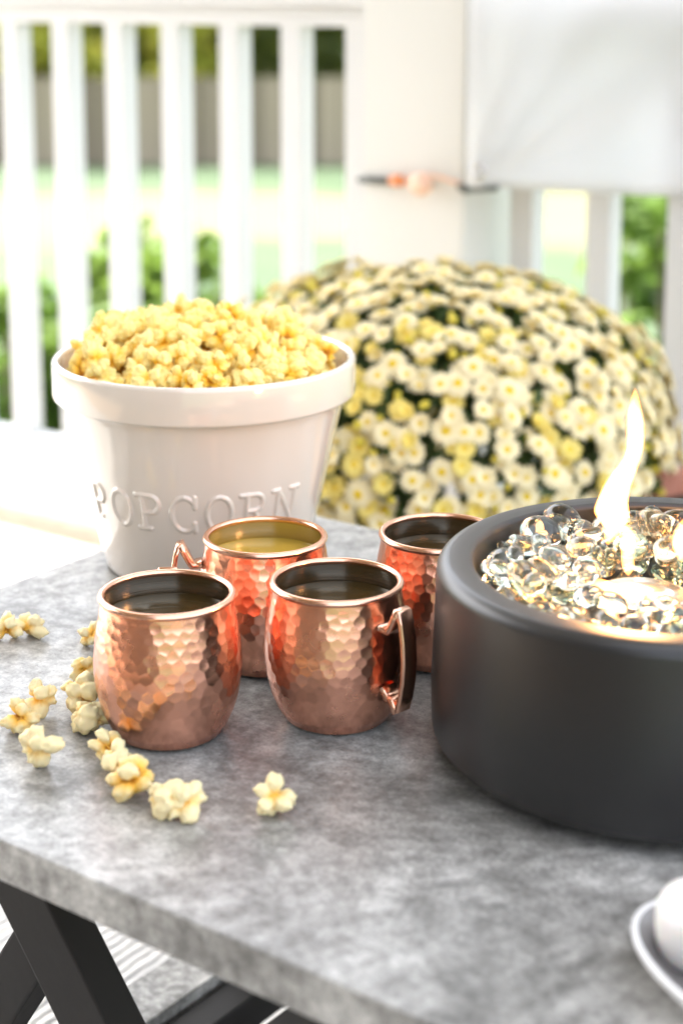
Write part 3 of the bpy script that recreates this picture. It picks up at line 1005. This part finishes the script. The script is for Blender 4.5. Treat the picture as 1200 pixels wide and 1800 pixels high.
third = [fl(1045, 1330, 3), fl(1030, 1420, 50), fl(1035, 1500, 85), fl(1050, 1580, 95), fl(1050, 1650, 70), fl(1040, 1720, 10)]
link('flame_tongue', tongue(third), flame)
low = [fl(300, 1880, 4), fl(330, 1930, 120), fl(420, 1990, 190), fl(480, 2030, 170), fl(520, 2070, 10)]
link('flame_tongue', tongue(low, .5), flame)
fl_l = bpy.data.lights.new('flame_light', 'POINT')
fl_l.energy = 0.22
fl_l.color = (1.0, 0.50, 0.18)
fl_l.shadow_soft_size = 0.02
flo = link('flame_light', fl_l, flame, (-.006, -.002, .045))

# ------------------------------------------------------------------ dish with marshmallows
dish = empty('dish', (0.1945, 0.6735, TZ), R(-55))
dish.scale = (1.0, .53, 1.0)
tag(dish, 'white rimmed dish with grey inside at the right edge', 'dish')
prof = [(0, .001), (.055, .001), (.066, .006)] + [(.080, .014)] + arc(.0838, .0195, .0024, -40, 130, 6)
inn = [(.0805, .0190), (.074, .0120), (.062, .0072), (.05, .006), (0, .006)]
mi = [0] * (len(prof) - 1) + [1] * len(inn)
link('body', lathe('dish_body', prof + inn, 96, [m_plate, m_dishin], matidx=mi), dish)
mprof = [(0, 0), (.013, 0), (.0175, .002), (.0195, .007), (.0198, .016), (.0190, .025), (.0165, .0295), (.012, .031), (0, .0315)]
mm_me = lathe('marshmallow', mprof, 40, [m_marsh])
for x, y, z, rot, lab in [(.1650, .7210, TZ + .0085, (R(8), R(-6), 0), 'white marshmallow standing in the dish at the right edge'),
                          (.1735, .6830, TZ + .010, (R(14), R(12), 1), 'second white marshmallow in the dish, nearer the camera')]:
    o = link('marshmallow', mm_me, None, (x, y, z), rot)
    tag(o, lab, 'marshmallow', 'marshmallows in the dish')

# ------------------------------------------------------------------ chrysanthemum
MC = Vector((0.098, 1.950, 0.395))
MRX, MRZ = 0.278, 0.203
mum = empty('chrysanthemum', (MC.x, MC.y, 0))
tag(mum, 'large dome of cream and yellow chrysanthemums behind the table', 'flowers')
link('pot', lathe('pot', [(0, .001), (.10, .001), (.125, .19), (.135, .19), (.138, .235), (.128, .235), (.12, .20), (0, .20)], 64, [m_terra]), mum)
def flower_mesh(seed, npet, rad, petal, cup):
    r_ = np.random.default_rng(seed)
    V = []; F = []; MI = []
    for layer, (rr, zz, k) in enumerate(((1.0, 0.0, npet), (.72, .12, npet - 4))):
        for i in range(k):
            a = 2 * math.pi * (i + layer * .5) / k + r_.uniform(-.1, .1)
            L = rad * rr * r_.uniform(.88, 1.08); w = rad * .20
            ca, sa = math.cos(a), math.sin(a)
            b = len(V)
            for (l, s_, z) in ((.15, -.5, 0), (.15, .5, 0), (.7, 1, .10), (1.0, 0, -.02), (.7, -1, .10)):
                x = l * L; y = s_ * w
                V.append((x * ca - y * sa, x * sa + y * ca, rad * (zz + cup * l + z * .6)))
            F.append((b, b + 1, b + 2, b + 3, b + 4)); MI.append(0)
    me = mesh('petals_%d' % seed, V, F, False, [petal])
    V = [(0, 0, rad * (.30 + cup * .2))]; F = []; n = 10
    for i in range(n):
        a = 2 * math.pi * i / n
        V.append((rad * .36 * math.cos(a), rad * .36 * math.sin(a), rad * (.14 + cup * .2)))
    for i in range(n):
        F.append((0, 1 + i, 1 + (i + 1) % n))
    return me, mesh('flower_centre_%d' % seed, V, F, True, [m_disc])
fl_me = [flower_mesh(1, 18, .0150, m_petal, .15), flower_mesh(2, 20, .0165, m_petal, .05), flower_mesh(3, 16, .0140, m_petal, .35), flower_mesh(4, 18, .0150, m_petal2, .30), flower_mesh(5, 14, .0105, m_petal2, .7)]
# Fibonacci spread over the dome, kept irregular
pts = []
NT = 1750
for i in range(NT):
    ph = math.acos(1 - 1.42 * (i + .5) / NT)
    th = i * 2.399963
    d = Vector((math.sin(ph) * math.cos(th), math.sin(ph) * math.sin(th), math.cos(ph)))
    d = (d + Vector(rng.normal(0, .035, 3))).normalized()
    _rho = math.hypot(d.x, d.y); _k = (_rho ** 2.6 + abs(d.z) ** 2.6) ** (-1 / 2.6)
    bumpy = _k + .045 * math.sin(d.x * 7 + 1) * math.cos(d.y * 6) + rng.uniform(-.06, .035)
    p = Vector((d.x * MRX, d.y * MRX, d.z * MRZ)) * bumpy
    pts.append((p, d))
camv = Vector((0, 0, H))
def vis(p, d):
    w = p + MC
    return d.dot((camv - w).normalized())
cand = []
for p, d in pts:
    # fewer open blooms low on the right side
    low = max(0.0, -d.z * 1.2 + .25) * max(0.0, d.x + .25)
    if random.random() < low * 1.1 + .06: continue
    cand.append((vis(p, d), p, d, low))
cand.sort(key=lambda c: -c[0])
show = cand[:300]; rest = cand[300:]
def flower_matrix(p, d, s):
    n = (d + Vector((-.25, -.1, .35)) * .35 + Vector(rng.normal(0, .16, 3))).normalized()
    q = n.to_track_quat('Z', 'Y').to_matrix().to_4x4()
    return Matrix.Translation(p + Vector((0, 0, MC.z))) @ q @ Matrix.Rotation(random.uniform(0, 6.3), 4, 'Z') @ Matrix.Scale(s, 4)
def pick(low):
    w = [5, 4, 4, 3.0 + low * 8, 2.0 + low * 14]
    return random.choices(range(5), w)[0]
for v_, p, d, low in show:
    pm, cm = fl_me[pick(low)]
    o = link('bloom', pm, mum)
    link('flower_centre', cm, o)
    o.matrix_local = flower_matrix(p, d, random.uniform(.78, 1.05))
# the rest, joined
V = []; F = []; MI = []
for v_, p, d, low in rest:
    Mx = flower_matrix(p, d, random.uniform(.78, 1.05))
    for mi_, me in enumerate(fl_me[pick(low)]):
        b = len(V)
        V += [tuple(Mx @ v.co) for v in me.vertices]
        for pl in me.polygons:
            F.append([b + i for i in pl.vertices]); MI.append(mi_)
me = mesh('far_blooms', V, F, False, [m_petal, m_disc]); me.polygons.foreach_set('material_index', MI)
o = link('far_blooms', me, mum); o['kind'] = 'stuff'
# buds, leaves
bv2, bf2 = ico(1)
V = []; F = []
for i in range(650):
    d = Vector(rng.normal(size=3)); d.normalize()
    if d.z < -.42: d.z = abs(d.z)
    p = Vector((d.x * MRX, d.y * MRX, d.z * MRZ)) * ((math.hypot(d.x, d.y) ** 2.6 + abs(d.z) ** 2.6) ** (-1 / 2.6) * random.uniform(.95, 1.01)) + Vector((0, 0, MC.z))
    s_ = random.uniform(.0035, .0062)
    b = len(V)
    V += [tuple(Vector(v) * s_ + p) for v in bv2]
    F += [tuple(b + i_ for i_ in f_) for f_ in bf2]
o = link('buds', mesh('buds', V, F, True, [m_bud]), mum); o['kind'] = 'stuff'
nl = 5200
d = rng.normal(size=(nl, 3)); d /= np.linalg.norm(d, axis=1)[:, None]
d[:, 2] = np.where(d[:, 2] < -.55, -d[:, 2], d[:, 2])
_k = (np.hypot(d[:, 0], d[:, 1]) ** 2.6 + np.abs(d[:, 2]) ** 2.6) ** (-1 / 2.6)
lp = d * np.array([MRX, MRX, MRZ]) * (_k * rng.uniform(.74, .975, nl))[:, None] + np.array([0, 0, MC.z])
o = link('leaves', leaf_cloud('mum_leaves', lp, .030, m_mumleaf, .5), mum); o['kind'] = 'stuff'
for k in range(10):
    a = k * .63
    link('stem', tube('mum_stem', [(.03 * math.cos(a), .03 * math.sin(a), .2), (.08 * math.cos(a), .08 * math.sin(a), .3), (.14 * math.cos(a), .14 * math.sin(a), .42)], [.005, .004, .002], m_mumleaf, 6), mum)

# second planter at the right edge
pl2 = empty('terracotta_planter', (0.452, 1.86, 0))
tag(pl2, 'terracotta planter at the right edge behind the fire bowl', 'planter')
link('pot', lathe('pot', [(0, .001), (.085, .001), (.108, .30), (.118, .30), (.121, .365), (.111, .365), (.105, .32), (0, .32)], 64, [m_terra]), pl2)
link('soil', lathe('soil', [(.106, .335), (.05, .342), (0, .345)], 40, [m_soil]), pl2)
